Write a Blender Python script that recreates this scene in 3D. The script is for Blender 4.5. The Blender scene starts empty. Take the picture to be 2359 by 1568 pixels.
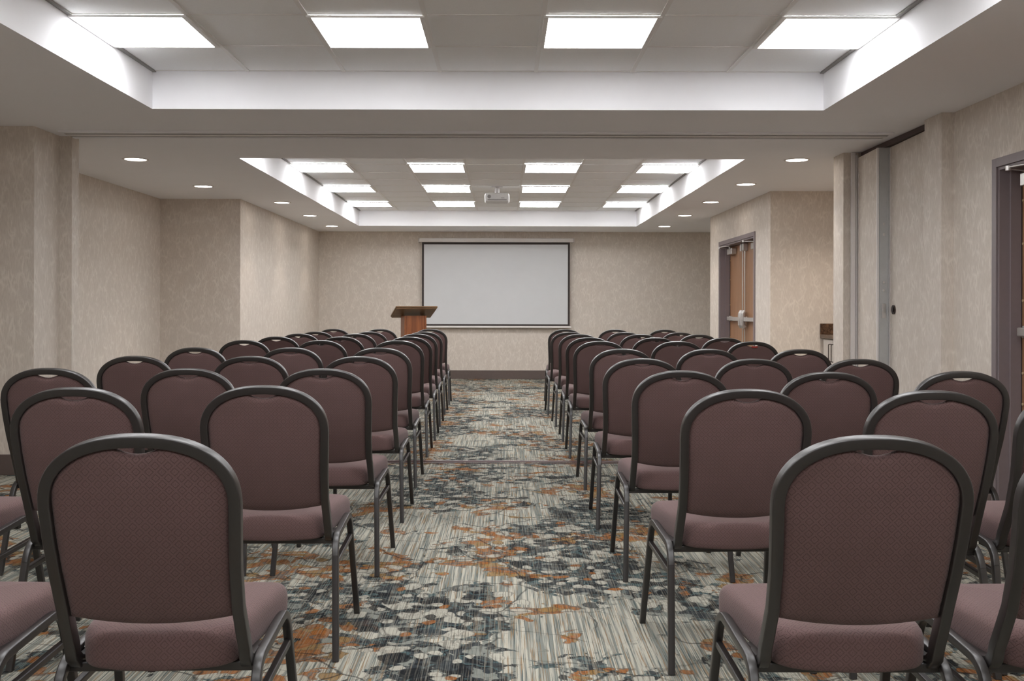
import bpy, bmesh, math, random
from mathutils import Vector, Matrix
random.seed(7)
PI = math.pi
scn = bpy.context.scene
COL = scn.collection

# ------------------------------------------------------------------ node helpers
class NT:
    def __init__(s, name):
        s.m = bpy.data.materials.new(name); s.m.use_nodes = True
        s.t = s.m.node_tree; s.n = s.t.nodes; s.l = s.t.links
        s.b = s.n['Principled BSDF']
    def add(s, typ, ins=None, **kw):
        nd = s.n.new(typ)
        for k, v in kw.items(): setattr(nd, k, v)
        for k, v in (ins or {}).items():
            if isinstance(v, bpy.types.NodeSocket): s.l.new(v, nd.inputs[k])
            else: nd.inputs[k].default_value = v
        return nd
    def math(s, op, a, b=0.0, c=0.0, clamp=False):
        return s.add('ShaderNodeMath', {0: a, 1: b, 2: c}, operation=op, use_clamp=clamp).outputs[0]
    def mix(s, f, a, b, mode='MIX'):
        nd = s.n.new('ShaderNodeMix'); nd.data_type = 'RGBA'; nd.blend_type = mode
        for i, v in ((0, f), (6, a), (7, b)):
            if isinstance(v, bpy.types.NodeSocket): s.l.new(v, nd.inputs[i])
            else: nd.inputs[i].default_value = v
        return nd.outputs[2]
    def ramp(s, f, pts, mode='LINEAR'):
        nd = s.n.new('ShaderNodeValToRGB'); s.l.new(f, nd.inputs[0]); cr = nd.color_ramp; cr.interpolation = mode
        while len(cr.elements) < len(pts): cr.elements.new(0.5)
        for e, (p, c) in zip(cr.elements, pts):
            e.position = p; e.color = c if len(c) == 4 else (*c, 1)
        return nd.outputs[0]
    def maprange(s, v, a, b, c=0.0, d=1.0):
        return s.add('ShaderNodeMapRange', {0: v, 1: a, 2: b, 3: c, 4: d}).outputs[0]
    def obj(s): return s.n.new('ShaderNodeTexCoord').outputs['Object']
    def uv(s): return s.n.new('ShaderNodeTexCoord').outputs['UV']
    def mapping(s, v, scale=(1,1,1), loc=(0,0,0), rot=(0,0,0)):
        return s.add('ShaderNodeMapping', {'Vector': v, 'Scale': scale, 'Location': loc, 'Rotation': rot}).outputs[0]
    def noise(s, v, scale, detail=3, rough=.5, dist=0, dim='3D'):
        return s.add('ShaderNodeTexNoise', {'Vector': v, 'Scale': scale, 'Detail': detail, 'Roughness': rough, 'Distortion': dist}, noise_dimensions=dim)
    def set(s, **kw):
        names = dict(color='Base Color', rough='Roughness', metal='Metallic', spec='Specular IOR Level', coat='Coat Weight', sheen='Sheen Weight', normal='Normal', emit='Emission Color', estr='Emission Strength')
        for k, v in kw.items():
            i = s.b.inputs[names[k]]
            if isinstance(v, bpy.types.NodeSocket): s.l.new(v, i)
            else: i.default_value = v
        return s.m
    def bump(s, h, strength=.3, dist=.001):
        return s.add('ShaderNodeBump', {'Height': h, 'Strength': strength, 'Distance': dist}).outputs[0]

def srgb(r, g, b):
    f = lambda c: (c/255/12.92 if c/255 <= .04045 else ((c/255+.055)/1.055)**2.4)
    return (f(r), f(g), f(b), 1)

def plain(name, c, rough=.6, metal=0, spec=.5, var=.06, scale=30):
    t = NT(name)
    n = t.noise(t.obj(), scale, 3).outputs[0]
    k = t.maprange(n, .3, .7, 1-var, 1+var)
    col = t.mix(1.0, c, t.add('ShaderNodeCombineColor', {0: k, 1: k, 2: k}).outputs[0], 'MULTIPLY')
    return t.set(color=col, rough=rough, metal=metal, spec=spec)

M = {}
M['ceiling'] = plain('ceiling paint', (.935, .94, .965, 1), .9, var=.01, scale=3)
M['tile'] = plain('ceiling tile', (.93, .94, .94, 1), .95, var=.02, scale=160)
M['tbar'] = plain('ceiling grid metal', (.84, .83, .81, 1), .5, var=.01)
M['tbar_dark'] = plain('ceiling reveal', (.30, .29, .28, 1), .8, var=.01)
M['base'] = plain('baseboard vinyl', srgb(97, 84, 79), .55, var=.03)
M['metal'] = plain('chair frame enamel', (.021, .018, .017, 1), .36, metal=.0, spec=.65, var=.08, scale=60)
M['metal'].node_tree.nodes['Principled BSDF'].inputs['Coat Weight'].default_value = .35
M['metal'].node_tree.nodes['Principled BSDF'].inputs['Coat Roughness'].default_value = .36
M['casing'] = plain('door frame paint', srgb(128, 117, 119), .45, var=.02)
M['steel'] = plain('satin steel', (.62, .60, .58, 1), .32, metal=.75, var=.03)
M['alu'] = plain('panel edge aluminium', (.52, .53, .53, 1), .4, metal=.4, var=.04, scale=12)
M['white_trim'] = plain('white plastic trim', (.78, .75, .73, 1), .4, var=.01)
M['dark_gap'] = plain('dark track lining', srgb(74, 58, 56), .6, var=.05)
M['track'] = plain('track rail paint', (.42, .41, .39, 1), .45, var=.02)
M['black'] = plain('black plastic', (.012, .011, .011, 1), .35, var=.02)
M['bronze'] = plain('bronze pull', (.05, .035, .03, 1), .35, metal=.5, var=.05)
M['brass'] = plain('bright screw', (.75, .62, .40, 1), .3, metal=.6, var=.01)
M['screen'] = plain('matte projection fabric', (.64, .65, .66, 1), .85, var=.015, scale=4)
M['border'] = plain('black masking border', srgb(62, 54, 52), .8, var=.03)
M['cabinet'] = plain('white laminate', srgb(206, 200, 192), .5, var=.03, scale=8)
M['proj'] = plain('projector shell', (.66, .65, .64, 1), .35, var=.02)
M['red'] = plain('red mark', (.35, .03, .02, 1), .5, var=.02)
M['seam'] = plain('carpet transition strip', srgb(88, 62, 62), .4, var=.1, scale=20)

def wallpaper(name='vine wallpaper'):
    t = NT(name); o = t.obj()
    # surface coordinate independent of facing: use x+y for horizontal, z vertical
    sp = t.add('ShaderNodeSeparateXYZ', {0: o})
    u = t.math('ADD', sp.outputs[0], sp.outputs[1])
    v = t.add('ShaderNodeCombineXYZ', {0: u, 1: sp.outputs[2], 2: 0.0}).outputs[0]
    wob = t.noise(t.mapping(v, (9, 4, 1)), 1.0, 3).outputs['Color']
    wv = t.mix(.10, v, wob)
    vo = t.add('ShaderNodeTexVoronoi', {'Vector': t.mapping(wv, (26, 8.0, 1), rot=(0, 0, .2)), 'Scale': 1.0, 'Randomness': 1.0}, feature='DISTANCE_TO_EDGE', voronoi_dimensions='2D').outputs['Distance']
    vo2 = t.add('ShaderNodeTexVoronoi', {'Vector': t.mapping(wv, (34, 10.0, 1), loc=(3, 1, 0), rot=(0, 0, -.25)), 'Scale': 1.0, 'Randomness': 1.0}, feature='DISTANCE_TO_EDGE', voronoi_dimensions='2D').outputs['Distance']
    gate = t.maprange(t.noise(t.mapping(v, (14, 7, 1)), 1.0, 2).outputs[0], .42, .58)
    line = t.math('MULTIPLY', t.math('MAXIMUM', t.maprange(vo, .0, .16, 1, 0), t.math('MULTIPLY', t.maprange(vo2, .0, .14, 1, 0), .7)), gate)
    fine = t.noise(t.mapping(v, (150, 22, 1)), 1.0, 3).outputs[0]
    big = t.noise(v, .9, 2).outputs[0]
    c = t.mix(t.maprange(fine, .3, .7), srgb(201, 190, 178), srgb(217, 207, 196))
    c = t.mix(t.maprange(big, .35, .65, 0, .35), c, srgb(208, 201, 192))
    c = t.mix(t.math('MULTIPLY', line, .36), c, srgb(246, 239, 228))
    n = t.bump(t.math('ADD', line, t.math('MULTIPLY', fine, .6)), .3, .0012)
    r = t.maprange(line, 0, 1, .65, .40)
    return t.set(color=c, rough=r, normal=n, spec=.4)
M['wall'] = wallpaper()

def carpet():
    t = NT('patterned carpet'); o = t.obj()
    nz = t.noise(o, 5.0, 3, dim='2D').outputs['Color']
    sub = t.add('ShaderNodeVectorMath', {0: nz, 1: (.5, .5, .5)}, operation='SUBTRACT').outputs[0]
    scl = t.add('ShaderNodeVectorMath', {0: sub, 3: .10}, operation='SCALE').outputs[0]
    p = t.add('ShaderNodeVectorMath', {0: o, 1: scl}, operation='ADD').outputs[0]
    # long weave streaks running down the room
    st1 = t.noise(t.mapping(o, (210, 2.6, 1)), 1.0, 3, .6, dim='2D').outputs[0]
    st2 = t.noise(t.mapping(o, (75, 1.3, 1), loc=(3, 7, 0)), 1.0, 2, .6, dim='2D').outputs[0]
    st3 = t.noise(t.mapping(o, (120, 5, 1), loc=(9, 2, 0)), 1.0, 2, .6, dim='2D').outputs[0]
    cream, grey = srgb(250, 246, 232), srgb(176, 182, 176)
    teal, slate, dark = srgb(92, 122, 128), srgb(70, 79, 86), srgb(30, 34, 40)
    orange, brown, gold = srgb(206, 130, 58), srgb(150, 128, 116), srgb(200, 156, 92)
    wh = t.maprange(st2, .42, .60)
    base = t.mix(wh, cream, grey)
    sline = t.maprange(st1, .53, .60)
    tone = t.mix(t.maprange(st3, .44, .56), t.mix(.35, teal, slate), t.mix(.35, gold, brown))
    base = t.mix(t.math('MULTIPLY', sline, .78), base, tone)
    # drifting colour regions
    reg = t.noise(p, 1.35, 2, .5, dim='2D').outputs[0]
    reg2 = t.noise(t.mapping(p, (1, 1.0, 1), loc=(11, 4, 0)), 1.7, 2, .5, dim='2D').outputs[0]
    def cells(scale, loc, thr_src, lo, hi, radius):
        q = t.mapping(p, (scale, scale*1.05, 1), loc=loc)
        vo = t.add('ShaderNodeTexVoronoi', {'Vector': q, 'Scale': 1.0, 'Randomness': .95}, voronoi_dimensions='2D')
        sc = t.add('ShaderNodeSeparateColor', {0: vo.outputs['Color']})
        on = t.math('GREATER_THAN', t.math('ADD', sc.outputs[0], t.maprange(thr_src, lo, hi, -.6, .55)), .62)
        inside = t.maprange(vo.outputs['Distance'], radius, radius-.05, 0, 1)
        edge = t.maprange(t.math('ABSOLUTE', t.math('SUBTRACT', vo.outputs['Distance'], radius-.03)), .0, .05, 1, 0)
        return t.math('MULTIPLY', on, inside), t.math('MULTIPLY', on, edge), sc.outputs[1]
    c = base
    ed_tot = None
    def patch(scale, loc, gate, lo, hi, thr, soft=.012):
        q = t.mapping(p, (scale, scale*1.25, 1), loc=loc)
        n_ = t.noise(q, 1.0, 4, .58, .35, dim='2D').outputs[0]
        n_ = t.math('ADD', n_, t.maprange(gate, lo, hi, -.16, .10))
        m_ = t.maprange(n_, thr, thr+soft, 0, 1)
        e_ = t.maprange(t.math('ABSOLUTE', t.math('SUBTRACT', n_, thr)), 0, .012, 1, 0)
        return m_, e_
    hue = t.noise(t.mapping(p, (7, 9, 1), loc=(6, 1, 0)), 1.0, 2, dim='2D').outputs[0]
    hue2 = t.noise(t.mapping(p, (8, 10, 1), loc=(1, 8, 0)), 1.0, 2, dim='2D').outputs[0]
    darkpal = t.ramp(hue, [(0, grey), (.36, slate), (.44, dark), (.50, teal), (.56, slate), (.62, dark), (.68, grey)], 'CONSTANT')
    orpal = t.ramp(hue2, [(0, gold), (.42, orange), (.56, brown), (.64, orange)], 'CONSTANT')
    def weave(col, k):
        col = t.mix(t.math('MULTIPLY', t.maprange(st1, .50, .60), k), col, t.mix(.35, base, cream))
        return t.mix(t.math('MULTIPLY', t.maprange(st3, .52, .62), .5), col, dark)
    for (mk, pal, k) in ((patch(4.2, (0, 0, 0), reg, .40, .62, .535), darkpal, .66),
                         (patch(6.5, (7, 3, 0), reg, .40, .62, .56), darkpal, .55),
                         (patch(4.6, (3, 11, 0), reg2, .42, .62, .600), orpal, .45)):
        c = t.mix(t.math('MULTIPLY', mk[0], .92), c, weave(pal, k))
        ed_tot = mk[1] if ed_tot is None else t.math('MAXIMUM', ed_tot, mk[1])
    for (sc_, loc, src, lo, hi, rad, pal) in (
        (8.5, (5, 3, 0), reg, .40, .74, .42, [(0, slate), (.3, cream), (.6, dark), (.8, cream)]),
        (11.0, (2, 9, 0), reg2, .44, .74, .42, [(0, orange), (.35, cream), (.60, gold), (.80, cream)]),
        (15.0, (8, 1, 0), reg, .38, .78, .40, [(0, cream), (.35, dark), (.6, orange), (.75, cream)])):
        m_, e_, rnd = cells(sc_, loc, src, lo, hi, rad)
        pc = weave(t.ramp(rnd, pal, 'CONSTANT'), .35)
        c = t.mix(t.math('MULTIPLY', m_, .88), c, pc)
        ed_tot = t.math('MAXIMUM', ed_tot, e_)
    c = t.mix(t.math('MULTIPLY', ed_tot, .38), c, dark)
    # thin wandering vein lines
    ve = t.add('ShaderNodeTexVoronoi', {'Vector': t.mapping(p, (3.1, 3.4, 1), loc=(2, 2, 0)), 'Scale': 1.0}, feature='DISTANCE_TO_EDGE', voronoi_dimensions='2D').outputs['Distance']
    c = t.mix(t.math('MULTIPLY', t.maprange(ve, .006, .022, 1, 0), t.maprange(reg2, .4, .55, .1, .7)), c, dark)
    pile = t.noise(o, 420, 2, dim='2D').outputs[0]
    c = t.mix(t.maprange(pile, .3, .7, .0, .22), c, (0.02, .02, .02, 1))
    c = t.mix(1.0, c, (.49, .485, .465, 1), 'MULTIPLY')
    n = t.bump(t.math('ADD', pile, st1), .5, .002)
    return t.set(color=c, rough=.95, spec=.15, normal=n)
M['carpet'] = carpet()

def fabric():
    t = NT('diamond weave upholstery'); u = t.uv()
    sp = t.add('ShaderNodeSeparateXYZ', {0: t.mapping(u, (1, 1, 1))})
    P = .0262
    a = t.math('PINGPONG', t.math('DIVIDE', sp.outputs[0], P), .5)
    b = t.math('PINGPONG', t.math('DIVIDE', sp.outputs[1], P), .5)
    d = t.math('ADD', a, b)                       # 0..1 concentric diamonds
    rings = t.math('PINGPONG', t.math('MULTIPLY', d, 3.0), .5)
    ln = t.maprange(rings, .06, .17, 1, 0)
    yarn = t.noise(t.mapping(u, (900, 900, 1)), 1.0, 2, dim='2D').outputs[0]
    sh = t.noise(t.obj(), 9, 3).outputs[0]
    c = t.mix(t.maprange(yarn, .3, .7), srgb(89, 67, 66), srgb(118, 94, 92))
    c = t.mix(t.math('MULTIPLY', ln, .42), c, srgb(52, 34, 34))
    c = t.mix(t.maprange(sh, .35, .65, 0, .22), c, srgb(84, 66, 60))
    h = t.math('SUBTRACT', t.math('MULTIPLY', yarn, .4), ln)
    return t.set(color=c, rough=.85, sheen=.15, spec=.25, normal=t.bump(h, .45, .0012))
M['fabric'] = fabric()

def wood(name, c1, c2, axis=2, scale=1.0, rough=.4):
    t = NT(name); o = t.obj()
    s = [38*scale]*3; s[axis] = 2.2*scale
    n = t.noise(t.mapping(o, tuple(s)), 1.0, 4, .6, .6).outputs[0]
    n2 = t.noise(t.mapping(o, tuple(x*4 for x in s)), 1.0, 3).outputs[0]
    c = t.mix(t.maprange(n, .32, .68), c1, c2)
    c = t.mix(t.maprange(n2, .5, .75, 0, .3), c, tuple(x*.5 for x in c1[:3])+(1,))
    return t.set(color=c, rough=rough, normal=t.bump(n2, .1, .0005))
M['lectern'] = wood('cherry veneer', srgb(112, 62, 34), srgb(150, 90, 52))
M['lectern_top'] = wood('lectern top veneer', srgb(104, 76, 50), srgb(136, 104, 70), axis=0)
M['door'] = wood('oak door veneer', srgb(136, 98, 70), srgb(162, 122, 90), scale=.6)

def granite():
    t = NT('brown granite'); o = t.obj()
    n = t.noise(o, 22, 5, .65, 1.0).outputs[0]
    v = t.add('ShaderNodeTexVoronoi', {'Vector': o, 'Scale': 40.0}).outputs['Distance']
    c = t.mix(t.maprange(n, .4, .62), srgb(52, 32, 20), srgb(104, 76, 52))
    c = t.mix(t.maprange(v, .0, .25, .35, 0), c, srgb(150, 122, 92))
    return t.set(color=c, rough=.15)
M['granite'] = granite()

def emit(name, c, s):
    t = NT(name); return t.set(color=(.9, .9, .9, 1), emit=c, estr=s, rough=.5)
LENS = 9.0
M['lens'] = emit('light panel lens', (.985, .985, 1.0, 1), LENS)
M['can_lens'] = emit('downlight lens', (1.0, .90, .80, 1), 10.0)

# ------------------------------------------------------------------ mesh helpers
def mark(o, label=None, cat=None, group=None, kind=None):
    if label: o['label'] = label
    if cat: o['category'] = cat
    if group: o['group'] = group
    if kind: o['kind'] = kind
    return o

def box_uv(me):
    uvl = me.uv_layers.new(name='UVMap')
    for p in me.polygons:
        n = p.normal; ax = max(range(3), key=lambda i: abs(n[i]))
        for li in p.loop_indices:
            co = me.vertices[me.loops[li].vertex_index].co
            uvl.data[li].uv = ((co.y, co.z) if ax == 0 else (co.x, co.z) if ax == 1 else (co.x, co.y))

def obj(name, bm, m, parent=None, smooth=False, uv=False, angle=40):
    me = bpy.data.meshes.new(name)
    bmesh.ops.recalc_face_normals(bm, faces=bm.faces)
    bm.to_mesh(me); bm.free()
    me.materials.append(m)
    if smooth:
        for p in me.polygons: p.use_smooth = True
        try: me.set_sharp_from_angle(angle=math.radians(angle))
        except Exception: pass
    if uv: box_uv(me)
    o = bpy.data.objects.new(name, me); COL.objects.link(o)
    if parent is not None: o.parent = parent
    return o

def empty(name, loc=(0, 0, 0), rz=0, parent=None):
    o = bpy.data.objects.new(name, None); COL.objects.link(o)
    o.location = loc; o.rotation_euler = (0, 0, rz); o.empty_display_size = .1
    if parent is not None: o.parent = parent
    return o

def box(bm, x0, x1, y0, y1, z0, z1, bev=0):
    r = bmesh.ops.create_cube(bm, size=1)
    vs = r['verts']
    for v in vs:
        v.co = Vector(((x0+x1)/2 + v.co.x*(x1-x0), (y0+y1)/2 + v.co.y*(y1-y0), (z0+z1)/2 + v.co.z*(z1-z0)))
    if bev:
        es = list({e for v in vs for e in v.link_edges})
        bmesh.ops.bevel(bm, geom=es, offset=bev, segments=2, affect='EDGES', profile=.5)
    return bm

def quadbox(bm, pts, z0, z1):
    """prism over the plan polygon pts"""
    lo = [bm.verts.new((x, y, z0)) for x, y in pts]; hi = [bm.verts.new((x, y, z1)) for x, y in pts]
    n = len(pts)
    bm.faces.new(lo[::-1]); bm.faces.new(hi)
    for i in range(n): bm.faces.new((lo[i], lo[(i+1) % n], hi[(i+1) % n], hi[i]))
    return bm

def cyl(bm, c, r, h, axis='Z', seg=24, r2=None):
    rr = bmesh.ops.create_cone(bm, cap_ends=True, segments=seg, radius1=r, radius2=r if r2 is None else r2, depth=h)
    R = {'Z': Matrix.Identity(3), 'X': Matrix.Rotation(PI/2, 3, 'Y'), 'Y': Matrix.Rotation(-PI/2, 3, 'X')}[axis]
    for v in rr['verts']: v.co = R @ v.co + Vector(c)
    return bm

def nb(): return bmesh.new()

def profile(w, d, r, seg=3):
    pts = []
    for cx, cy, a0 in ((w/2-r, d/2-r, 0), (-w/2+r, d/2-r, 90), (-w/2+r, -d/2+r, 180), (w/2-r, -d/2+r, 270)):
        for i in range(seg+1):
            a = math.radians(a0 + 90*i/seg)
            pts.append((cx + r*math.cos(a), cy + r*math.sin(a)))
    return pts

def tube(bm, path, prof, ref=Vector((0, 1, 0))):
    P = [Vector(p) for p in path]; n = len(P)
    T = [(P[min(i+1, n-1)] - P[max(i-1, 0)]).normalized() for i in range(n)]
    N = (ref - T[0]*ref.dot(T[0])).normalized()
    rings = []
    for i in range(n):
        if i:
            q = T[i-1].rotation_difference(T[i]); N = q @ N
            N = (N - T[i]*N.dot(T[i])).normalized()
        B = T[i].cross(N)
        rings.append([bm.verts.new(P[i] + B*a + N*b) for a, b in prof])
    k = len(prof)
    for i in range(n-1):
        for j in range(k):
            bm.faces.new((rings[i][j], rings[i][(j+1) % k], rings[i+1][(j+1) % k], rings[i+1][j]))
    bm.faces.new(rings[0][::-1]); bm.faces.new(rings[-1])
    return bm

def fillet(pts, r, seg=6):
    """round the inner corners of a polyline"""
    P = [Vector(p) for p in pts]; out = [P[0]]
    for i in range(1, len(P)-1):
        a = (P[i-1]-P[i]); b = (P[i+1]-P[i]); rr = min(r, a.length*.49, b.length*.49)
        A = P[i] + a.normalized()*rr; B = P[i] + b.normalized()*rr
        for k in range(seg+1):
            t = k/seg
            out.append(A*(1-t)**2 + P[i]*2*t*(1-t) + B*t*t)
    out.append(P[-1]); return out

def children(o): return [c for c in bpy.data.objects if c.parent == o]
def copy_tree(o, parent=None):
    c = o.copy(); COL.objects.link(c)
    if parent is not None: c.parent = parent
    for ch in children(o): copy_tree(ch, c)
    return c

# ------------------------------------------------------------------ setting
CZ = 1.17          # eye height
SOF = 2.43         # soffit height
TILE = 2.673       # tray ceiling height
HI = 2.95
TX0, TX1 = -2.24, 2.025
T1 = (-.98, 6.345); T2 = (8.43, 15.36)
XL, XR, YF, YB = -4.25, 4.25, -3.2, 16.7
E = .0

# floor
bm = nb(); box(bm, XL, XR, YF, YB, -.1, 0); mark(obj('floor', bm, M['carpet']), kind='structure')
# transition strip
bm = nb(); box(bm, -3.19, 2.80, 7.52, 7.545, .0, .004); box(bm, -3.19, 2.80, 7.585, 7.64, .0, .005)
mark(obj('trim_1', bm, M['seam']), 'dark transition strip across the carpet', None, None, 'structure')

# soffit ceiling with two rectangular trays
bm = nb()
box(bm, XL, TX0, YF, YB, SOF, HI); box(bm, TX1, XR, YF, YB, SOF, HI)
box(bm, TX0, TX1, YF, T1[0], SOF, HI); box(bm, TX0, TX1, T1[1], 7.12, SOF, HI); box(bm, TX0, TX1, 7.12, T2[0], SOF, HI)
box(bm, TX0, TX1, T2[1], YB, SOF, HI)
mark(obj('ceiling', bm, M['ceiling']), kind='structure')
for (a, b) in (T1, T2):
    bm = nb(); box(bm, TX0+.001, TX1-.001, a+.001, b-.001, TILE, HI-.02)
    mark(obj('ceiling', bm, M['tile']), kind='structure')
    # lay-in grid
    bm = nb(); w = .012; pitch = (TX1-TX0)/7
    for i in range(1, 7):
        x = TX0 + pitch*i
        x = min(max(x, TX0+w+.001), TX1-w-.001)
        box(bm, x-w, x+w, a+.002, b-.002, TILE-.006, TILE-.0005)
    j = 0; y = b
    while y > a + .05:
        yy = min(y, b-w-.002)
        for i in range(7):
            box(bm, TX0+pitch*i+w+.001, TX0+pitch*(i+1)-w-.001, yy-w*.6, yy+w*.6, TILE-.004, TILE-.0005)
        y -= .615
    be = nb()
    box(be, TX0+.001, TX0+.024, a+.002, b-.002, TILE-.010, TILE-.0005); box(be, TX1-.024, TX1-.001, a+.002, b-.002, TILE-.010, TILE-.0005)
    mark(obj('trim_6', be, M['tbar_dark']), 'grey wall angle along the sides of the ceiling tray', None, None, 'structure')
    mark(obj('trim_2', bm, M['tbar']), 'white metal grid of the tray ceiling', None, None, 'structure')

# operable partition track across the soffit
tr = empty('trim_3', (0, 7.27, SOF)); mark(tr, 'ceiling track for the folding partition', None, None, 'structure')
bm = nb(); box(bm, -3.19, 2.78, -.15, -.095, -.012, 0, .003); box(bm, -3.19, 2.78, .095, .15, -.012, 0, .003); obj('track_flange', bm, M['ceiling'], tr)
bm = nb(); box(bm, -3.19, 2.78, -.093, .093, -.004, 0); obj('track_channel', bm, M['track'], tr)
bm = nb(); box(bm, -3.19, 2.78, -.02, .02, -.010, -.005); obj('track_slot', bm, M['tbar'], tr)

def wall(name, boxes, mat='wall'):
    bm = nb()
    for b in boxes: box(bm, *b)
    return mark(obj(name, bm, M[mat]), kind='structure')
wall('wall_left', [(-4.05, -3.9, YF, 6.96, 0, SOF)])
wall('wall_left', [(-4.2, -3.28, 6.96, 7.36, 0, SOF), (-4.2, -3.19, 7.36, 7.48, 0, SOF)])
wall('wall_left', [(-4.2, -4.0, 7.48, 11.6, 0, SOF)])
wall('wall_left', [(-4.2, -3.07, 11.6, 16.5, 0, SOF)])
wall('wall_back', [(-3.2, 4.2, 16.5, 16.65, 0, SOF)])
wall('wall_front', [(-3.9, 2.88, YF, YF+.15, 0, SOF)], 'ceiling')
D1 = (11.39, 13.19); D2 = (3.98, 5.83); DH = 2.0
wall('wall_right', [(2.85, 3.15, 10.7, D1[0], 0, SOF), (2.85, 3.15, D1[1], 13.83, 0, SOF), (2.85, 3.15, D1[0], D1[1], DH, SOF)])
wall('wall_right', [(3.15, 4.2, 10.7, 10.85, 0, SOF)])
wall('wall_right', [(4.0, 4.2, 8.3, 10.7, 0, SOF)])
wall('wall_right', [(4.0, 4.2, 10.85, 16.5, 0, SOF)])
wall('wall_right', [(2.735, 4.2, 8.06, 8.3, 0, SOF)])
wall('wall_right', [(2.80, 3.2, 6.40, 6.66, 0, SOF), (3.05, 3.2, 6.66, 8.06, 0, SOF)])
wall('wall_right', [(2.88, 3.2, YF, D2[0], 0, SOF), (2.88, 3.2, D2[1], 6.40, 0, SOF), (2.88, 3.2, D2[0], D2[1], DH, SOF)])

def baseb(name, boxes):
    bm = nb()
    for b in boxes: box(bm, *b, 0, .143, .002)
    mark(obj(name, bm, M['base']), kind='structure')
e = .012
baseb('baseboard_left', [(-3.9, -3.9+e, YF+.15, 6.948), (-3.9, -3.28+e, 6.96-e, 6.96), (-3.28, -3.28+e, 6.96, 7.348), (-3.28+e+.001, -3.19+e, 7.36-e, 7.36),
                         (-4.0, -4.0+e, 7.48, 11.588), (-4.0, -3.07+e, 11.6-e, 11.6), (-3.07, -3.07+e, 11.6, 16.488)])
baseb('baseboard_back', [(-3.07, 4.0, 16.5-e, 16.5)])
baseb('baseboard_right', [(2.85-e, 2.85, 10.7, D1[0]-.055), (2.85-e, 2.85, D1[1]+.055, 13.83), (2.85-e, 3.36, 10.7-e, 10.7),
                          (2.735-e, 2.735, 8.06, 8.3), (2.80-e, 2.80, 6.40, 6.66), (2.80-e, 2.88-e, 6.40-e, 6.40), (2.88-e, 2.88, D2[1]+.055, 6.388), (2.88-e, 2.88, YF+.15, D2[0]-.055)])

# doors in the right-hand wall ------------------------------------------------
def closer(parent, y, x, s):
    bm = nb(); box(bm, x-.07, x-.004, y-.13, y+.13, DH-.13, DH-.055, .006); c = obj('door_closer', bm, M['steel'], parent)
    bm = nb()
    tube(bm, [(x-.04, y+s*.08, DH-.05), (x-.19, y+s*.02, DH-.045)], profile(.018, .008, .002), Vector((0, 0, 1)))
    tube(bm, [(x-.19, y+s*.02, DH-.037), (x-.10, y-s*.16, DH-.030)], profile(.018, .008, .002), Vector((0, 0, 1)))
    cyl(bm, (x-.19, y+s*.02, DH-.042), .016, .025, 'Z', 16)
    cyl(bm, (x-.04, y+s*.08, DH-.045), .018, .022, 'Z', 16)
    obj('closer_arm', bm, M['steel'], c)

def door_pair(name, wx, y0, y1, label):
    root = empty(name, (wx, (y0+y1)/2, 0)); mark(root, label, None, None, 'structure')
    h = (y1-y0)/2
    bm = nb(); c = .05
    # casing face and reveal
    for s in (-1, 1):
        a, b = sorted((s*(h-.002), s*(h+c))); box(bm, -.012, 0, a, b, 0, DH+c, .002)
        a, b = sorted((s*(h-.002), s*(h-.02))); box(bm, 0, .17, a, b, 0, DH)
        a, b = sorted((s*(h-.02), s*(h-.034))); box(bm, .06, .12, a, b, 0, DH-.02)
    box(bm, -.012, 0, -h, h, DH-.002, DH+c, .002); box(bm, 0, .17, -h+.02, h-.02, DH-.02, DH-.002)
    obj('door_frame', bm, M['casing'], root)
    for s in (-1, 1):
        a, b = sorted((s*.003, s*(h-.036)))
        bm = nb(); box(bm, .125, .165, a, b, .01, DH-.022, .002); leaf = obj('door_leaf', bm, M['door'], root)
        x = .125
        mid = s*(h*.5)
        bm = nb(); box(bm, x-.055, x-.02, s*.06 if s > 0 else -h+.08, h-.08 if s > 0 else -.06, 1.015, 1.065, .006)
        for yy in (s*.10, s*(h-.12)): box(bm, x-.03, x-.001, yy-.03, yy+.03, 1.005, 1.075, .004)
        obj('panic_bar', bm, M['steel'], leaf)
        bm = nb()
        # rounded vertical latch case
        P = [(x-.035, s*.065, .94), (x-.055, s*.065, .97), (x-.060, s*.065, 1.04), (x-.055, s*.065, 1.11), (x-.035, s*.065, 1.14)]
        tube(bm, P, profile(.075, .05, .018), Vector((1, 0, 0))); obj('latch_case', bm, M['steel'], leaf)
        bm = nb()
        cyl(bm, (x-.03, s*.055, (1.14+DH-.10)/2), .007, DH-.10-1.14, 'Z', 12)
        cyl(bm, (x-.03, s*.055, .50), .007, .86, 'Z', 12)
        obj('vertical_rod', bm, M['steel'], leaf)
        bm = nb(); box(bm, x-.06, x-.001, s*.055-.03, s*.055+.03, DH-.12, DH-.03, .005); obj('rod_latch', bm, M['steel'], leaf)
        closer(leaf, s*(h-.27) if s > 0 else -h+.27, x, s)
        bm = nb()
        for zz in (.25, .62, .80, 1.01, 1.22, 1.55, 1.80):
            cyl(bm, (x-.003, s*(h-.05), zz), .0075, .006, 'X', 12)
        obj('hinge_screw', bm, M['brass'], leaf)
    return root
door_pair('door_1', 2.85, *D1, 'far oak double doors with steel push bars, right wall')
door_pair('door_2', 2.88, *D2, 'near oak double doors cut off by the right picture edge')

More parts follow.
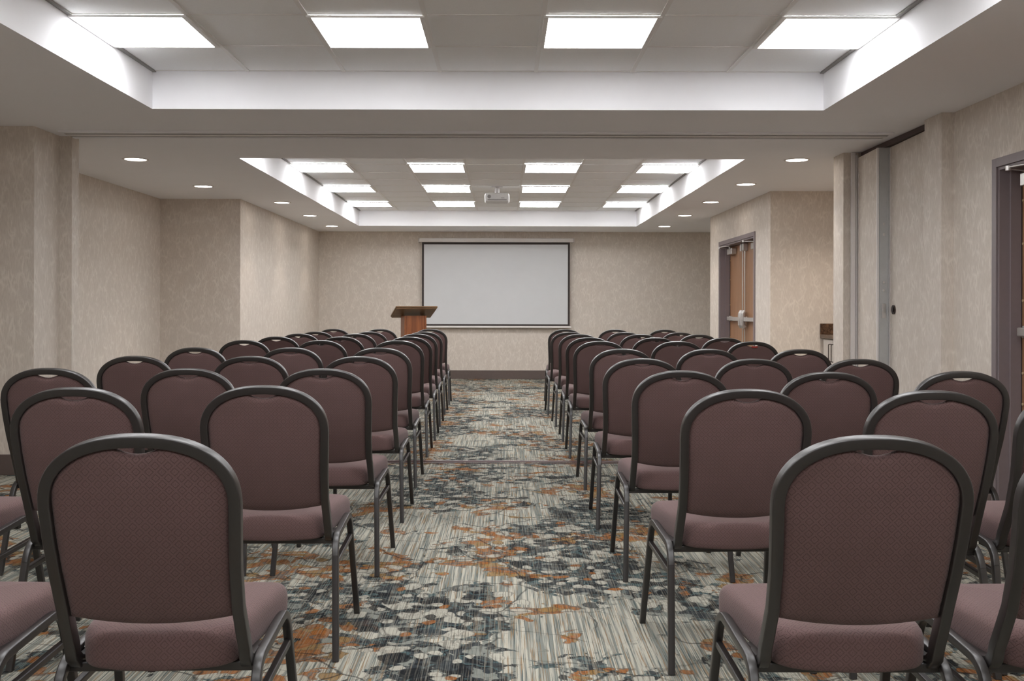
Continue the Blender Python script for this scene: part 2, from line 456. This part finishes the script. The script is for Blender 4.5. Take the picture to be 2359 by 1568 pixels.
# storage pocket panels for the folding partition -------------------------------
def pocket(p0, p1, th, label, handle=None, edge='near'):
    """p0 far end, p1 near end of the room-side face"""
    L = math.hypot(p1[0]-p0[0], p1[1]-p0[1])
    root = empty('partition_panel', (p0[0], p0[1], 0)); mark(root, label, 'partition panel')
    ang = math.atan2(p1[1]-p0[1], p1[0]-p0[0]); root.rotation_euler = (0, 0, ang)
    # local x runs along the panel towards the camera, +y into the pocket
    top = 2.385
    bm = nb(); box(bm, .012, L-.012, 0, th, .02, top); obj('panel_face', bm, M['wall'], root)
    bm = nb(); box(bm, 0, .012, -.003, th, .02, top); box(bm, L-.014, L, -.007, .008, .02, top)
    obj('edge_trim', bm, M['white_trim'], root)
    if edge:
        bm = nb(); box(bm, L-.012, L, .009, th, .02, top)
        box(bm, L, L+.004, .012, .020, .02, top); box(bm, L, L+.004, th-.012, th-.004, .02, top)
        obj('metal_edge', bm, M['alu'], root)
        if handle is None:
            bm = nb(); box(bm, L+.001, L+.008, .028, .058, 1.10, 1.21, .002); box(bm, L+.006, L+.010, .036, .050, 1.14, 1.17, .001)
            for z in (1.30, 1.36, 1.72, 1.80): box(bm, L+.0, L+.006, .036, .05, z, z+.02, .001)
            obj('latch_plate', bm, M['steel'], root)
    if handle:
        bm = nb(); cyl(bm, (handle, -.004, 1.165), .034, .012, 'Y', 28); cyl(bm, (handle, -.012, 1.165), .022, .008, 'Y', 28, .014)
        obj('cup_pull', bm, M['bronze'], root)
    return root
pocket((2.845, 8.035), (2.812, 7.52), .083, 'narrow wallpapered storage panel with a metal edge, beside the alcove')
pocket((2.899, 7.515), (2.862, 6.685), .07, 'wider wallpapered storage panel with a round dark pull', handle=.10, edge=None)
bm = nb(); quadbox(bm, [(2.86, 6.67), (2.86+.14, 6.67), (3.03, 8.04), (2.87, 8.04)], 2.39, SOF-.001)
bm2 = bm; o = obj('trim_4', bm, M['dark_gap']); mark(o, 'dark head track above the storage panels', None, None, 'structure')
bm = nb(); box(bm, 2.79, 2.822, 8.03, 8.055, 0, SOF-.002, .002); box(bm, 2.828, 2.842, 8.042, 8.056, 0, SOF-.02, .002)
mark(obj('trim_5', bm, M['white_trim']), 'white vertical jamb trim', None, None, 'structure')

# ------------------------------------------------------------------ ceiling lights
def make_troffer():
    r = empty('ceiling_light'); hw = .303; lw = .278; ly = .293
    bm = nb()
    box(bm, -hw, -lw, -hw, hw, -.012, 0, .002); box(bm, lw, hw, -hw, hw, -.012, 0, .002)
    box(bm, -lw, lw, -hw, -ly, -.012, 0, .001); box(bm, -lw, lw, ly, hw, -.012, 0, .001)
    obj('frame', bm, M['tbar'], r)
    bm = nb(); box(bm, -lw+.001, lw-.001, -ly+.001, ly-.001, -.009, -.001); obj('diffuser', bm, M['lens'], r)
    return r
tro = make_troffer(); first = [True]
pitch = (TX1-TX0)/7
colname = ['leftmost column', 'second column from the left', 'second column from the right', 'rightmost column']
def place_tro(x, y, label, group):
    o = tro if first[0] else copy_tree(tro); first[0] = False
    o.location = (x, y, TILE-.0065); mark(o, label, 'ceiling light', group)
near_rows = [5.41, 3.57, 1.73, -.11]
for ri, y in enumerate(near_rows):
    for ci in range(4):
        if ri == 0: lab = 'large bright square light panel in the near ceiling tray, ' + ['leftmost', 'second from the left', 'second from the right', 'rightmost'][ci]
        else: lab = ['', 'square light panel above the front chairs', 'square light panel over the camera', 'square light panel behind the camera'][ri] + ', ' + colname[ci]
        place_tro(TX0+pitch*(2*ci+.5), y, lab, 'near tray light panels')
for ri, y in enumerate([10.66, 12.53, 14.38, 8.79]):
    for ci in range(4):
        lab = 'square light panel in the far tray, %s, %s' % (['nearest row', 'middle row', 'row farthest away', 'hidden front row'][ri], colname[ci])
        place_tro(TX0+pitch*(2*ci+.5), y, lab, 'far tray light panels')

def make_can():
    r = empty('downlight'); bm = nb()
    # trim ring (lathe)
    prof = [(.088, -.0005), (.108, -.0005), (.108, -.004), (.104, -.007), (.092, -.007), (.088, -.004)]
    seg = 36; rings = []
    for i in range(seg):
        a = 2*PI*i/seg; rings.append([bm.verts.new((q*math.cos(a), q*math.sin(a), z)) for q, z in prof])
    for i in range(seg):
        for k in range(len(prof)):
            A, B = rings[i], rings[(i+1) % seg]; k2 = (k+1) % len(prof)
            bm.faces.new((A[k], A[k2], B[k2], B[k]))
    obj('trim_ring', bm, M['white_trim'], r, smooth=True)
    bm = nb(); cyl(bm, (0, 0, -.0025), .0875, .003, 'Z', 36); obj('lens', bm, M['can_lens'], r)
    l = bpy.data.lights.new('downlight lamp', 'SPOT'); l.energy = 10; l.color = (1, .88, .76); l.spot_size = math.radians(72); l.spot_blend = .3; l.shadow_soft_size = .05
    lo = bpy.data.objects.new('lamp', l); COL.objects.link(lo); lo.parent = r; lo.location = (0, 0, -.012)
    return r
can = make_can()
cans = [(-3.14, 8.49, 'left side, nearest the camera'), (-3.13, 10.37, 'left side, second nearest'), (-2.665, 11.95, 'left side, third'), (-2.66, 13.64, 'left side, fourth'), (-2.66, 15.37, 'left side, farthest by the screen wall'),
        (2.47, 8.44, 'right side, nearest the camera'), (2.44, 10.1, 'right side, second nearest'), (2.437, 11.8, 'right side, third'), (2.436, 13.5, 'right side, fourth'), (2.45, 15.3, 'right side, farthest by the screen wall'), (3.30, 9.55, 'above the alcove counter')]
for i, (x, y, l) in enumerate(cans):
    o = can if i == 0 else copy_tree(can)
    o.location = (x, y, SOF); mark(o, 'round recessed downlight in the soffit, ' + l, 'downlight', 'recessed soffit downlights')
    if 'alcove' in l:
        for ch in children(o):
            if ch.type == 'LIGHT':
                ch.data = ch.data.copy(); ch.data.energy = 55; ch.data.spot_size = math.radians(140); ch.data.spot_blend = .8

# ------------------------------------------------------------------ projection screen
def px(x, Z): return (x-1162)*Z/2300
def pz(y, Z): return CZ - (y-709.5)*Z/2300
Z = 16.42
sc = empty('projection_screen', (px(1143, Z), 16.5, 0)); mark(sc, 'white pull-down projection screen with black border on the far wall', 'projection screen')
cx = sc.location.x
def sx(x): return px(x, Z)-cx
bm = nb(); box(bm, sx(965), sx(1321), -.11, -.012, pz(558, Z), pz(548.5, Z), .012); obj('roller_case', bm, M['white_trim'], sc)
bm = nb(); box(bm, sx(963.5), sx(965)-.001, -.115, -.004, pz(558.6, Z), pz(548, Z), .006); box(bm, sx(1321)+.001, sx(1322.5), -.115, -.004, pz(558.6, Z), pz(548, Z), .006); obj('end_cap', bm, M['white_trim'], sc)
bm = nb(); box(bm, sx(976.5), sx(1308), -.082, -.079, pz(746.5, Z), pz(563, Z)); obj('screen_surface', bm, M['screen'], sc)
bm = nb(); y0, y1 = -.0825, -.0785
box(bm, sx(972), sx(976.5), y0, y1, pz(750.5, Z), pz(558, Z)); box(bm, sx(1308), sx(1312.5), y0, y1, pz(750.5, Z), pz(558, Z))
box(bm, sx(976.5), sx(1308), y0, y1, pz(563, Z), pz(558, Z)); box(bm, sx(976.5), sx(1308), y0, y1, pz(750.5, Z), pz(746.5, Z)); obj('masking_border', bm, M['border'], sc)
bm = nb(); box(bm, sx(970), sx(1316), -.095, -.068, pz(755, Z), pz(750.7, Z), .006); obj('bottom_bar', bm, M['white_trim'], sc)

# ------------------------------------------------------------------ projector
pj = empty('projector', (px(1144.5, 12.35), 12.35, TILE)); mark(pj, 'white ceiling-mounted projector between the light panels', 'projector')
bm = nb(); box(bm, -.152, .152, -.13, .13, pz(467.5, 12.35)-TILE, pz(446, 12.35)-TILE, .03)
obj('housing', bm, M['proj'], pj, smooth=True)
zb, zt = pz(467.5, 12.35)-TILE, pz(446, 12.35)-TILE
bm = nb(); cyl(bm, (-.095, -.131, (zb+zt)/2+.008), .022, .008, 'Y', 24); obj('exhaust_vent', bm, M['tbar_dark'], pj)
bm = nb(); box(bm, -.115, .12, -.1315, -.129, zb+.022, zb+.034, .001); box(bm, .05, .09, -.1315, -.129, zb+.045, zb+.052, .0005); obj('port_strip', bm, M['tbar_dark'], pj)
bm = nb(); cyl(bm, (0, 0, (zt-.004)/2-.002), .03, -zt+.0, 'Z', 20)
box(bm, -.07, .07, -.07, .07, -.012, -.007, .001); obj('ceiling_mount', bm, M['proj'], pj)

# ------------------------------------------------------------------ lectern
lt = empty('lectern', (px(953, 13.75), 13.75, 0), math.radians(15)); mark(lt, 'wooden lectern with a slanted top in front of the screen', 'lectern')
bm = nb(); box(bm, -.20, .20, -.16, .26, 0, .05, .006); obj('base', bm, M['lectern'], lt)
bm = nb(); box(bm, -.128, .128, -.145, -.125, .05, 1.065, .002)
obj('front_panel', bm, M['lectern'], lt)
for s in (-1, 1):
    bm = nb(); a, b = sorted((s*.13, s*.152)); box(bm, a, b, -.15, .17, .05, 1.065, .003); obj('side_panel', bm, M['lectern'], lt)
bm = nb(); box(bm, -.128, .128, -.124, .16, .55, .57); obj('shelf', bm, M['lectern'], lt)
bm = nb(); box(bm, -.285, .285, -.25, .23, -.008, .014, .003)
box(bm, -.275, .275, -.24, .22, -.024, -.009, .003)
for v in bm.verts:
    z0 = v.co.z; v.co.z = z0 + 1.115 - (v.co.y+.0)*.27
obj('reading_top', bm, M['lectern_top'], lt)
bm = nb(); box(bm, -.26, .26, .195, .212, .016, .032, .003)
for v in bm.verts: v.co.z += 1.115 - v.co.y*.27
obj('book_stop', bm, M['lectern_top'], lt)

# ------------------------------------------------------------------ alcove cabinets
cb = empty('base_cabinet', (3.70, 10.2, 0)); mark(cb, 'white cabinet with bar handles under the brown counter in the alcove', 'cabinet')
bm = nb(); box(bm, -.27, .29, -.86, .48, .10, .858); box(bm, -.22, .29, -.86, .48, 0, .10); obj('body', bm, M['cabinet'], cb)
for y0_, hy in ((-.84, -.46), (-.395, -.07), (.07, .13)):
    pass
for (a, b, hy) in ((-.84, -.41, -.45), (-.40, .035, -.36), (.045, .17, None), (.18, .475, .215)):
    bm = nb(); box(bm, -.288, -.271, a, b, .115, .845, .002); d = obj('door', bm, M['cabinet'], cb)
    if hy is None: hy = .13
    bm = nb(); tube(bm, fillet([(-.288, hy, .80), (-.318, hy, .80), (-.318, hy, .62), (-.288, hy, .62)], .008, 3), profile(.009, .009, .003)); obj('handle', bm, M['bronze'], d)
ct = empty('countertop', (3.70, 10.2, .858)); mark(ct, 'brown granite countertop with a backsplash in the alcove', 'countertop')
bm = nb(); box(bm, -.32, .295, -.90, .495, .002, .042, .004); obj('slab', bm, M['granite'], ct)
bm = nb(); box(bm, -.32, .295, .475, .495, .043, .155, .002); box(bm, .275, .295, -.90, .474, .043, .155, .002); obj('backsplash', bm, M['granite'], ct)

# ------------------------------------------------------------------ banquet chair
CH = .916
def yprof(z):
    """depth of the back frame centre line at height z (y forward)"""
    pts = [(.38, .115), (.45, .078), (.53, .040), (.62, .006), (.70, -.016), (.78, -.032), (.86, -.048), (.93, -.062)]
    if z <= pts[0][0]: return pts[0][1]
    for (a, ya), (b, yb) in zip(pts, pts[1:]):
        if z <= b:
            t = (z-a)/(b-a); return ya+(yb-ya)*t
    return pts[-1][1]
def hw(z):   # centre-line half width below the arch
    pts = [(.38, .190), (.45, .188), (.53, .186), (.62, .189), (.70, .193), (.77, .1955), (1, .1955)]
    for (a, ya), (b, yb) in zip(pts, pts[1:]):
        if z <= b:
            t = max(0, (z-a)/(b-a)); return ya+(yb-ya)*t
    return .1955
ARCH0 = .765
def arch_z(x, hwid, h, n=2.35):
    return ARCH0 + h*(max(0, 1-(abs(x)/hwid)**n))**(1/n)

def make_chair():
    r = empty('banquet_chair')
    tp = .0255; h = CH - tp/2 - ARCH0; n = 2.35
    # ---- back frame: arched tube, both ends turn forward beneath the seat
    side = []
    pts = []
    for i in range(41):          # arch from left to right
        a = PI - PI*i/40
        ca, sa = math.cos(a), math.sin(a)
        x = .1955*math.copysign(abs(ca)**(2/n), ca); z = ARCH0 + h*abs(sa)**(2/n)
        pts.append((x, yprof(z), z))
    low = []
    for z in [.735, .70, .66, .62, .575, .53, .49, .455, .43]:
        low.append((hw(z), yprof(z), z))
    low += [(.189, .096, .405), (.188, .112, .389), (.187, .135, .380), (.186, .165, .378), (.186, .23, .378)]
    path = [(-x, y, z) for x, y, z in reversed(low)] + pts + low
    bm = nb(); tube(bm, path, profile(tp, .030, .0035), Vector((0, 0, -1)))
    obj('back_frame', bm, M['metal'], r, smooth=True, angle=50)
    # ---- upholstered back
    bm = nb(); NS, NTT = 44, 30; T = .021; inset = tp/2 - .002
    hi_w = .1955 - inset; hh = h - inset
    def top(x):
        z = arch_z(x, hi_w, hh, n)
        q = abs(x)/.048
        if q < 1: z -= .0175*(math.cos(q*PI/2)**.8) + .0
        return z
    grid = {}
    for i in range(NS+1):
        s = math.sin((i/NS-.5)*PI)
        xt = s*hi_w; zt = top(xt)
        zb = .507 - .020*(1-s*s)
        for j in range(NTT+1):
            t = .5-.5*math.cos(PI*j/NTT)
            z = zb + (zt-zb)*t
            w = hi_w if z > .77 else (hw(z)-inset)
            x = s*w
            d = min((zt-z), (z-zb), (1-abs(s))*w*1.0)
            d = max(d, 0)
            k = math.sqrt(max(0, 1-(1-min(d/.020, 1))**2))
            pill = .006*(1-s*s)*math.sin(PI*t)
            yc = yprof(z) + .002
            for side_, sg in (('b', -1), ('f', 1)):
                th = (T*.5*k + (.011 if sg > 0 else .004)*k*(1-s*s)**.5*min(1, 4*t*(1-t)*1.5) + (pill if sg > 0 else pill*.4))
                # a shallow outward bow across the width
                grid[i, j, side_] = bm.verts.new((x, yc + sg*th - .006*(1-s*s)*k, z))
    for sd in ('b', 'f'):
        for i in range(NS):
            for j in range(NTT):
                f = [grid[i, j, sd], grid[i+1, j, sd], grid[i+1, j+1, sd], grid[i, j+1, sd]]
                try: bm.faces.new(f)
                except ValueError: pass
    bmesh.ops.remove_doubles(bm, verts=bm.verts, dist=.0004)
    obj('backrest', bm, M['fabric'], r, smooth=True, uv=True, angle=70)
    # ---- seat cushion
    def outline(off):
        # rounded trapezoid, rear edge bulges backwards
        c = [(-.168, .085), (.168, .085), (.218, .480), (-.218, .480)]
        rad = [.040, .040, .040, .040]
        out = []; m = 4
        for i in range(4):
            P = Vector((*c[i], 0)); A = Vector((*c[i-1], 0)); B = Vector((*c[(i+1) % 4], 0))
            a = (A-P).normalized(); b = (B-P).normalized(); rr = rad[i]*1.25
            p0 = P+a*rr; p2 = P+b*rr
            for k in range(9):
                t = k/8; out.append(p0*(1-t)**2 + P*2*t*(1-t) + p2*t*t)
            nxt = Vector((*c[(i+1) % 4], 0)) - b*rad[(i+1) % 4]*1.25
            for k in range(1, 10):
                q = p2.lerp(nxt, k/10)
                out.append(q)
        res = []
        nn = len(out)
        for i, p in enumerate(out):
            q = p.copy()
            if p.y < .2: q.y -= .042*max(0, 1-(p.x/.170)**2)
            if p.y > .4: q.y += .014*max(0, 1-(p.x/.215)**2)
            res.append(q)
        fin = []
        for i, p in enumerate(res):
            tdir = (res[(i+1) % nn]-res[i-1]).normalized()
            nrm = Vector((-tdir.y, tdir.x, 0))
            fin.append(p + nrm*off)
        return fin
    bm = nb()
    lev = [(.016, .385), (.004, .387), (.0, .393), (-.001, .405), (-.002, .425), (-.001, .445), (.002, .456), (.008, .465), (.018, .471), (.040, .475)]
    rings = []
    for off, z in lev:
        rings.append([bm.verts.new((p.x, p.y, z - (.010*max(0, (p.y-.38)/.1)**2 if z > .44 else 0) + (.004 if z > .45 else 0)*0)) for p in outline(off)])
    base = outline(.040); cxy = Vector((0, .28, 0))
    for k, z in ((.78, .479), (.5, .482), (.25, .4835)):
        rings.append([bm.verts.new((cxy + (p-cxy)*k).to_tuple()[:2] + (z - .010*max(0, ((cxy + (p-cxy)*k).y-.38)/.1)**2,)) for p in base])
    nn = len(rings[0])
    for a, b in zip(rings, rings[1:]):
        for i in range(nn): bm.faces.new((a[i], a[(i+1) % nn], b[(i+1) % nn], b[i]))
    bm.faces.new(rings[0][::-1])
    cv = bm.verts.new((0, .28, .484))
    for i in range(nn): bm.faces.new((rings[-1][i], rings[-1][(i+1) % nn], cv))
    obj('seat', bm, M['fabric'], r, smooth=True, uv=True, angle=60)
    # ---- under-seat frame and legs
    pr = profile(.0215, .0215, .0035)
    bm = nb(); tube(bm, [(-.208, .122, .374), (.208, .122, .374)], pr, Vector((0, 0, 1)))
    tube(bm, [(-.205, .36, .382), (.205, .36, .382)], pr, Vector((0, 0, 1)))
    tube(bm, [(-.18, .20, .378), (-.205, .20, .385)], pr, Vector((0, 0, 1))); tube(bm, [(.18, .20, .378), (.205, .20, .385)], pr, Vector((0, 0, 1)))
    obj('seat_rail', bm, M['metal'], r)
    for s in (-1, 1):
        X = s*.213
        full = fillet([(X+s*.016, 0, 0), (X, .092, .388), (X, .425, .408), (X+s*.018, .527, 0)], .060, 8)
        # split the bent tube: rear leg, top rail, front leg
        n = len(full); i1 = 1; 
        zc = .31
        rear = [p for p in full[:2]]; mid = full[1:-1]; front = full[-2:]
        bm = nb(); tube(bm, rear, pr, Vector((0, 1, 0))); obj('leg', bm, M['metal'], r, smooth=True)
        bm = nb(); tube(bm, mid, pr, Vector((0, 1, 0))); obj('side_rail', bm, M['metal'], r, smooth=True)
        bm = nb(); tube(bm, front, pr, Vector((0, 1, 0))); obj('leg', bm, M['metal'], r, smooth=True)
        bm = nb(); tube(bm, [(X+s*.003, .078, .305), (X+s*.003, .447, .318)], profile(.017, .017, .003), Vector((0, 0, 1))); obj('stretcher', bm, M['metal'], r)
    return r

proto = make_chair(); used = [False]
ords = ['first', 'second', 'third', 'fourth', 'fifth', 'sixth', 'seventh', 'eighth', 'ninth', 'tenth']
ROWZ = {'L': [2.11, 3.30, 4.354, 5.447, 6.50, 7.825, 8.81, 9.83, 10.94, 12.06],
        'R': [2.11, 3.20, 4.27, 5.29, 6.42, 7.78, 8.75, 9.84, 10.94, 12.06]}
COLX = {'L': [[-.757, -1.336, None], [-.7845, -1.359, -1.95], [-.781, -1.363, -1.966], [-.785, -1.373, -1.998], [-.805, -1.38, -1.997],
              [-.833, -1.429, -2.026], [-.840, -1.434, -2.0], [-.861, -1.456, -2.011], [-.881, -1.477, -2.052], [-.893, -1.494, -2.056]],
        'R': [[.765, 1.275, None], [.7656, 1.335, 1.83], [.750, 1.351, 1.933], [.727, 1.312, 1.867], [.751, 1.305, 1.889],
              [.742, 1.344, 1.922], [.743, 1.317, 1.92], [.738, 1.334, 1.905], [.711, 1.314, 1.911], [.734, 1.332, 1.925]]}
ZS = [.992, 1, .99, .99, .995, 1.0, 1, 1, .993, 1]
rr = random.Random(3)
DY = {('L', 1, 1): -.09, ('R', 1, 1): -.04, ('R', 2, 1): -.06, ('L', 1, 2): -.06}
DR = {('L', 0, 0): 1.5, ('R', 0, 0): 0.0, ('R', 0, 1): 0.0, ('R', 1, 1): 0.0, ('R', 1, 2): 0.0, ('L', 1, 0): 1.0, ('R', 1, 0): 2.0}
for side in 'LR':
    for r_ in range(10):
        for c_ in range(3):
            x = COLX[side][r_][c_]
            if x is None: continue
            o = copy_tree(proto) if used[0] else proto; used[0] = True
            y = ROWZ[side][r_] + DY.get((side, r_, c_), 0)
            sgn = -1 if side == 'L' else 1
            rot = DR.get((side, r_, c_), rr.uniform(-1.2, 1.2))
            o.location = (x, y, 0); o.rotation_euler = (0, 0, math.radians(rot)); o.scale = (1, 1, ZS[r_])
            rown = 'nearest row' if r_ == 0 else 'farthest row' if r_ == 9 else '%s row from the camera' % ords[r_]
            seatn = ['aisle seat', 'middle seat', 'wall-side seat'][c_]
            mark(o, 'brown banquet chair, %s, %s block, %s' % (rown, 'left' if side == 'L' else 'right', seatn), 'chair', 'banquet chairs in the %s block' % ('left' if side == 'L' else 'right'))
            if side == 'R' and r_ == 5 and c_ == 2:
                bm = nb(); box(bm, -.012, .034, -.075, -.069, .868, .880, .002); red_box = obj('mark', bm, M['red'], o); red_box['label'] = 'small red mark at the handle opening'  # thin red box added in place of a red smear at the handle

# ------------------------------------------------------------------ camera, world, colour
cam = bpy.data.cameras.new('camera'); co = bpy.data.objects.new('camera', cam); COL.objects.link(co)
co.location = (0, 0, CZ); co.rotation_euler = (PI/2, math.radians(-.13), 0)
cam.sensor_width = 36; cam.lens = 36*2300/2359; cam.shift_x = 17.5/2359; cam.shift_y = -74.5/2359
cam.clip_start = .05; cam.clip_end = 100
scn.camera = co
w = bpy.data.worlds.new('world'); scn.world = w; w.use_nodes = True
w.node_tree.nodes['Background'].inputs[0].default_value = (0, 0, 0, 1)
vs = scn.view_settings; vs.view_transform = 'Standard'; vs.look = 'None'; vs.gamma = 1; vs.use_curve_mapping = False
vs.exposure = 0.62
scn.cycles.max_bounces = 12; scn.cycles.diffuse_bounces = 12
